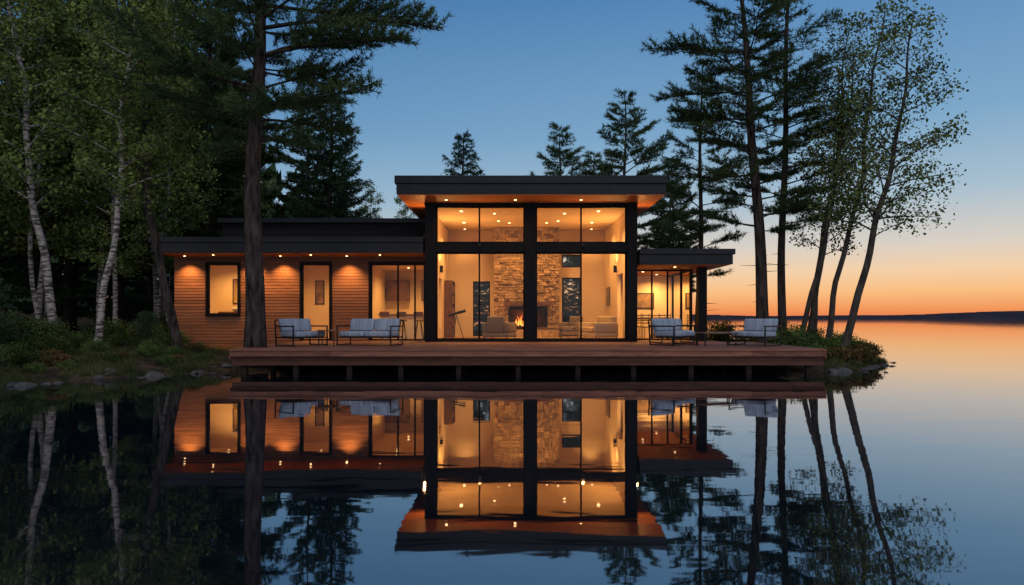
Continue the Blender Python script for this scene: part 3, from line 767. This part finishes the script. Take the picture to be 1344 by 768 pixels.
for x,y,s_ in ((2.2,33,.4),(-1.6,33.2,.42),(3.4,34.5,.4)): copy_thing(s2,at(x,y),x,s_,'young spruce behind the house')
broadleaf(51,at(-13.4,20),13.5,.115,[(0,0,0),(-.45,0,3.5),(-1.0,0,8),(-1.9,0,13.5)],.30,2.3,44,sz=.1,k=21,label='white birch with dark marked bark leaning over the bank',group='white birches on the bank')
broadleaf(52,at(-11.05,18.2),11.5,.085,[(0,0,0),(.25,0,2),(.6,0,5),(1.0,0,9),(1.1,0,11.5)],.32,1.9,38,sz=.095,k=19,label='slim curving white birch on the bank',group='white birches on the bank')
broadleaf(53,at(-9.15,18.7),11.5,.12,[(0,0,0),(-.45,0,2),(-.85,0,5),(-1.1,0,9),(-1.2,0,11.5)],.38,2.0,34,sz=.095,k=17,bark=m_bark,label='dark leaning tree beside the cedar wall',name='maple_tree')
bA=broadleaf(54,at(-12.0,24),12,.075,[(0,0,0),(-.3,0,3),(-.1,0,7),(.2,0,12)],.26,2.1,36,sz=.12,k=20,label='slim white birch at the forest edge',group='birches at the forest edge')
bB=broadleaf(55,at(-16,23),14,.1,[(0,0,0),(.2,0,5),(.6,0,14)],.2,2.6,44,sz=.13,k=20,label='leafy birch at the forest edge',group='birches at the forest edge')
fC=pine(56,at(-12.6,28),16.5,.2,[(0,0,0),(.2,0,16)],.2,3.0,58,k=10,ln=.24,wd=.046,label='tall dark pine in the forest beside the house',group='forest pines')
fD=pine(57,at(-17.5,27),16,.2,[(0,0,0),(0,0,16)],.06,3.4,76,kind='spruce',k=8,ln=.24,wd=.056,label='tall dark spruce in the forest',group='forest spruces',name='spruce_tree',tsp=.22)
rng=np.random.default_rng(5)
for x,y,s_ in ((-13.6,26,.9),(-14.8,29,1.1),(-18.5,21,.95),(-20.5,25,1.1),(-11.6,30,.9),(-17,34,1.2),(-15.2,22,1.0),(-13.0,22.3,.75),(-16.8,19.2,.8),(-18.5,23.5,1.0),(-14.6,24.2,1.0),(-12.9,24.8,.85),(-17.2,25.2,1.0)):
    copy_thing(bA if rng.random()<.45 else bB,at(x,y),rng.uniform(0,6.28),s_)
for x,y,s_ in ((-15.8,27.5,.95),(-20,31,1.05),(-15.5,36,1.05),(-11.2,37,.78)):
    copy_thing(fC,at(x,y),rng.uniform(0,6.28),s_)
for x,y,s_ in ((-21.5,28,1.),(-14,33,.85),(-19,36,1.1),(-19.3,20.3,.5),(-12.6,30.5,.6),(-10.5,43,.8)):
    copy_thing(fD,at(x,y),rng.uniform(0,6.28),s_)
for x,y,s_ in ((-6.6,42,.62),(-4.9,44,.6),(-8.5,40,.6)): copy_thing(bB,at(x,y),rng.uniform(0,6.28),s_,'leafy broadleaf tree behind the flat roof')
n=30000
x=rng.uniform(-90,-15,n); y=rng.uniform(44,66,n)
top=9+9*ss((-x-16)/14)+2*np.sin(x*.7)+1.6*np.sin(x*1.9+y)
z=rng.uniform(0,1,n)**.8*top
V,F=leaves(rng,np.stack([x,y,z],1),1.0,.05,1)
wd_=np_obj('far_woodland',V,F,m_spruce); wd_['kind']='stuff'; wd_['label']='dense dark woodland mass behind the trees'; wd_['category']='woodland'

def shrub(seed,loc,r,h_,label,group=None,mat=m_leafd,sz=.06):
    rg=np.random.default_rng(seed); t=thing('shrub',loc,label,'shrub',group); mb=MB(); C=[]
    for i in range(30):
        az=rg.uniform(0,6.28); rr=r*rg.uniform(.2,1); hh=h_*rg.uniform(.4,1)*(1-.3*rr/r)
        p=[(0,0,0),(rr*.4*math.cos(az),rr*.4*math.sin(az),hh*.55),(rr*math.cos(az),rr*math.sin(az),hh)]
        mb.tube(p,[.012,.008,.003],4,cap=False)
        for s in (.35,.5,.65,.8,.9,1.): C.append((p[2][0]*s,p[2][1]*s,hh*s**.8))
    part(t,'stem',mb,m_bark2,world=False)
    V,F=leaves(rg,np.array(C),sz,r*.13,26); np_obj('foliage',V,F,mat,t); return t
GS='low shrubs along the bank'
m_rust=foliage('russet_leaves',(.13,.075,.03),(.05,.05,.02),2,.4)
sA=shrub(61,at(-12.6,17.3),.9,1.0,'leafy green shrub on the bank',GS); sB=shrub(62,at(9.4,18.7),.55,.55,'low russet shrub on the rocky bank','russet shrubs on the bank',m_rust)
for x,y,s_ in ((-14.3,18.6,1.3),(-11.4,16.9,.6),(-15.6,17.6,1.5),(-10.2,20.6,.6),(-12.6,21.5,1.1),(-14,15,1.1),(-13.2,13.9,.8),(-11.8,23.2,.8),(-16.5,20.2,1.6),(8.3,20.2,.8),(9.9,20.6,.7),(10.6,22,.8),(8.6,23.5,.9),(9.4,25,1.),(10.6,21,.5),(7.6,24.8,.9),(-12.4,25.5,1.2),
    (-11.2,15.4,.5),(-10.4,17.0,.45),(-12.1,14.8,.6),(-11.9,18.6,.6),(-10.9,14.2,.4),(8.9,19.2,.6),(9.5,21.5,.8),(10.3,20.3,.55),(8.2,18.4,.5),(-9.4,17.6,.35),(-10.0,19.0,.45),
    (-10.6,13.4,.35),(-10.2,14.6,.3),(-9.5,16.1,.3),(-11.4,12.6,.45),(-12.4,13.2,.5),(-11.6,20.0,.5),(-13.2,19.2,.9),(-8.6,16.9,.3),
    (-8.9,18.0,.3),(-9.9,15.2,.28),(-10.9,17.9,.4),(-9.0,19.6,.3),(-8.0,17.6,.25)):
    copy_thing(sA,at(x,y),rng.uniform(0,6.28),s_*rng.uniform(.85,1.1))
for x,y,s_ in ((8.6,18.2,.8),(10.3,19.9,.8),(10.9,21.4,1.),(9.9,19.3,.6),(-9.6,16.7,.5),(-10.4,15.6,.5),(-8.7,18.7,.55),(-8.6,17.4,.4),(-11.0,16.2,.5)):
    copy_thing(sB,at(x,y),rng.uniform(0,6.28),s_)
yf=pine(63,at(-12.2,15.9),1.9,.03,[(0,0,0),(0,0,2)],.05,.9,40,kind='spruce',k=9,ln=.1,wd=.02,label='young bushy fir on the bank',name='fir_sapling',tsp=.1,group='young firs',dead=0)
for x,y,s_ in ((-13.6,16.3,1.2),(-11.6,14.6,.7),(-15.2,15.6,1.5),(-10.5,19.6,.6)): copy_thing(yf,at(x,y),rng.uniform(0,6.28),s_)
def rock(seed,loc,s_,sc,label='dark rounded granite rock at the water edge'):
    rg=np.random.default_rng(seed); import bmesh
    bm=bmesh.new(); bmesh.ops.create_icosphere(bm,subdivisions=3,radius=1)
    pl=[(Vector(rg.normal(0,1,3)).normalized(),rg.uniform(.55,.85)) for _ in range(9)]
    for v in bm.verts:
        for nn,dd in pl:
            q=v.co.dot(nn)
            if q>dd: v.co-=nn*(q-dd)*.9
        v.co*=1+.05*math.sin(v.co.x*7+seed)*math.sin(v.co.y*6)
    me=bpy.data.meshes.new('rock'); bm.to_mesh(me); bm.free(); me.materials.append(m_rock)
    o=bpy.data.objects.new('rock',me); COL.objects.link(o); o.location=loc; o.scale=(s_*sc[0],s_*sc[1],s_*sc[2]); o.rotation_euler=(0,0,rg.uniform(0,6))
    o['label']=label; o['category']='rock'; o['group']='rocks along the shoreline'; return o
rk=[rock(70+i,(0,0,0),1,(1,1,1)) for i in range(3)]
cnt=0
segs=[(POLY[i],POLY[i+1]) for i in (3,4,5,6,10,11,12,13,14)]
for a,b_ in segs:
    L_=np.hypot(*(b_-a)); 
    for j in range(int(L_*6.5)):
        t_=rng.uniform(); p=a+(b_-a)*t_+rng.normal(0,.2,2)
        s_=rng.uniform(.05,.15)*(1.9 if rng.random()<.15 else 1)
        if -7.0<p[0]<7.6 and p[1]>16.2: continue
        o=rk[cnt%3] if cnt<3 else rk[cnt%3].copy()
        if cnt>=3: COL.objects.link(o)
        o.location=(p[0],p[1],max(gz(p[0],p[1]),-.05)+s_*.1); o.scale=(s_*1.4,s_,s_*.6); o.rotation_euler=(rng.uniform(-.2,.2),rng.uniform(-.2,.2),rng.uniform(0,6)); cnt+=1
n=60000
gx=np.concatenate([rng.uniform(-19,-7,n),rng.uniform(7.7,12,n//4)]); gy=np.concatenate([rng.uniform(11,27,n),rng.uniform(16.8,28,n//4)])
dd=sdist(gx,gy); cl=np.sin(gx*2.1+1)*np.sin(gy*1.8)+.5*np.sin(gx*5+gy*3.7)
ok=(dd>.02)&(cl+rng.normal(0,.3,len(gx))>-.3)&~((gx>-7.6)&(gx<7.9)&(gy>16.3)&(gy<29))&~((gx>-11.3)&(gx<-6.8)&(gy>19.8))
gx,gy=gx[ok],gy[ok]; C=np.stack([gx,gy,height(gx,gy)-.01],1)
V,F=tufts(rng,C,np.tile([0,0,1.],(len(C),1)),4,.15,.014,spread=.5,up=.3)
go=np_obj('grass',V,F,m_grass); go['kind']='stuff'; go['label']='tufts of dry grass along the bank'; go['category']='grass'

# ---------------------------------------------------------------- camera
cam=bpy.data.cameras.new('camera'); co=bpy.data.objects.new('camera',cam); COL.objects.link(co)
co.location=(0,0,1.33); co.rotation_euler=(R(90),0,0); cam.lens=24; cam.sensor_width=36; cam.shift_y=.0253; cam.clip_end=8000; cam.clip_start=.05
scene.camera=co
scene.view_settings.view_transform='Standard'; scene.view_settings.look='None'; scene.view_settings.exposure=0
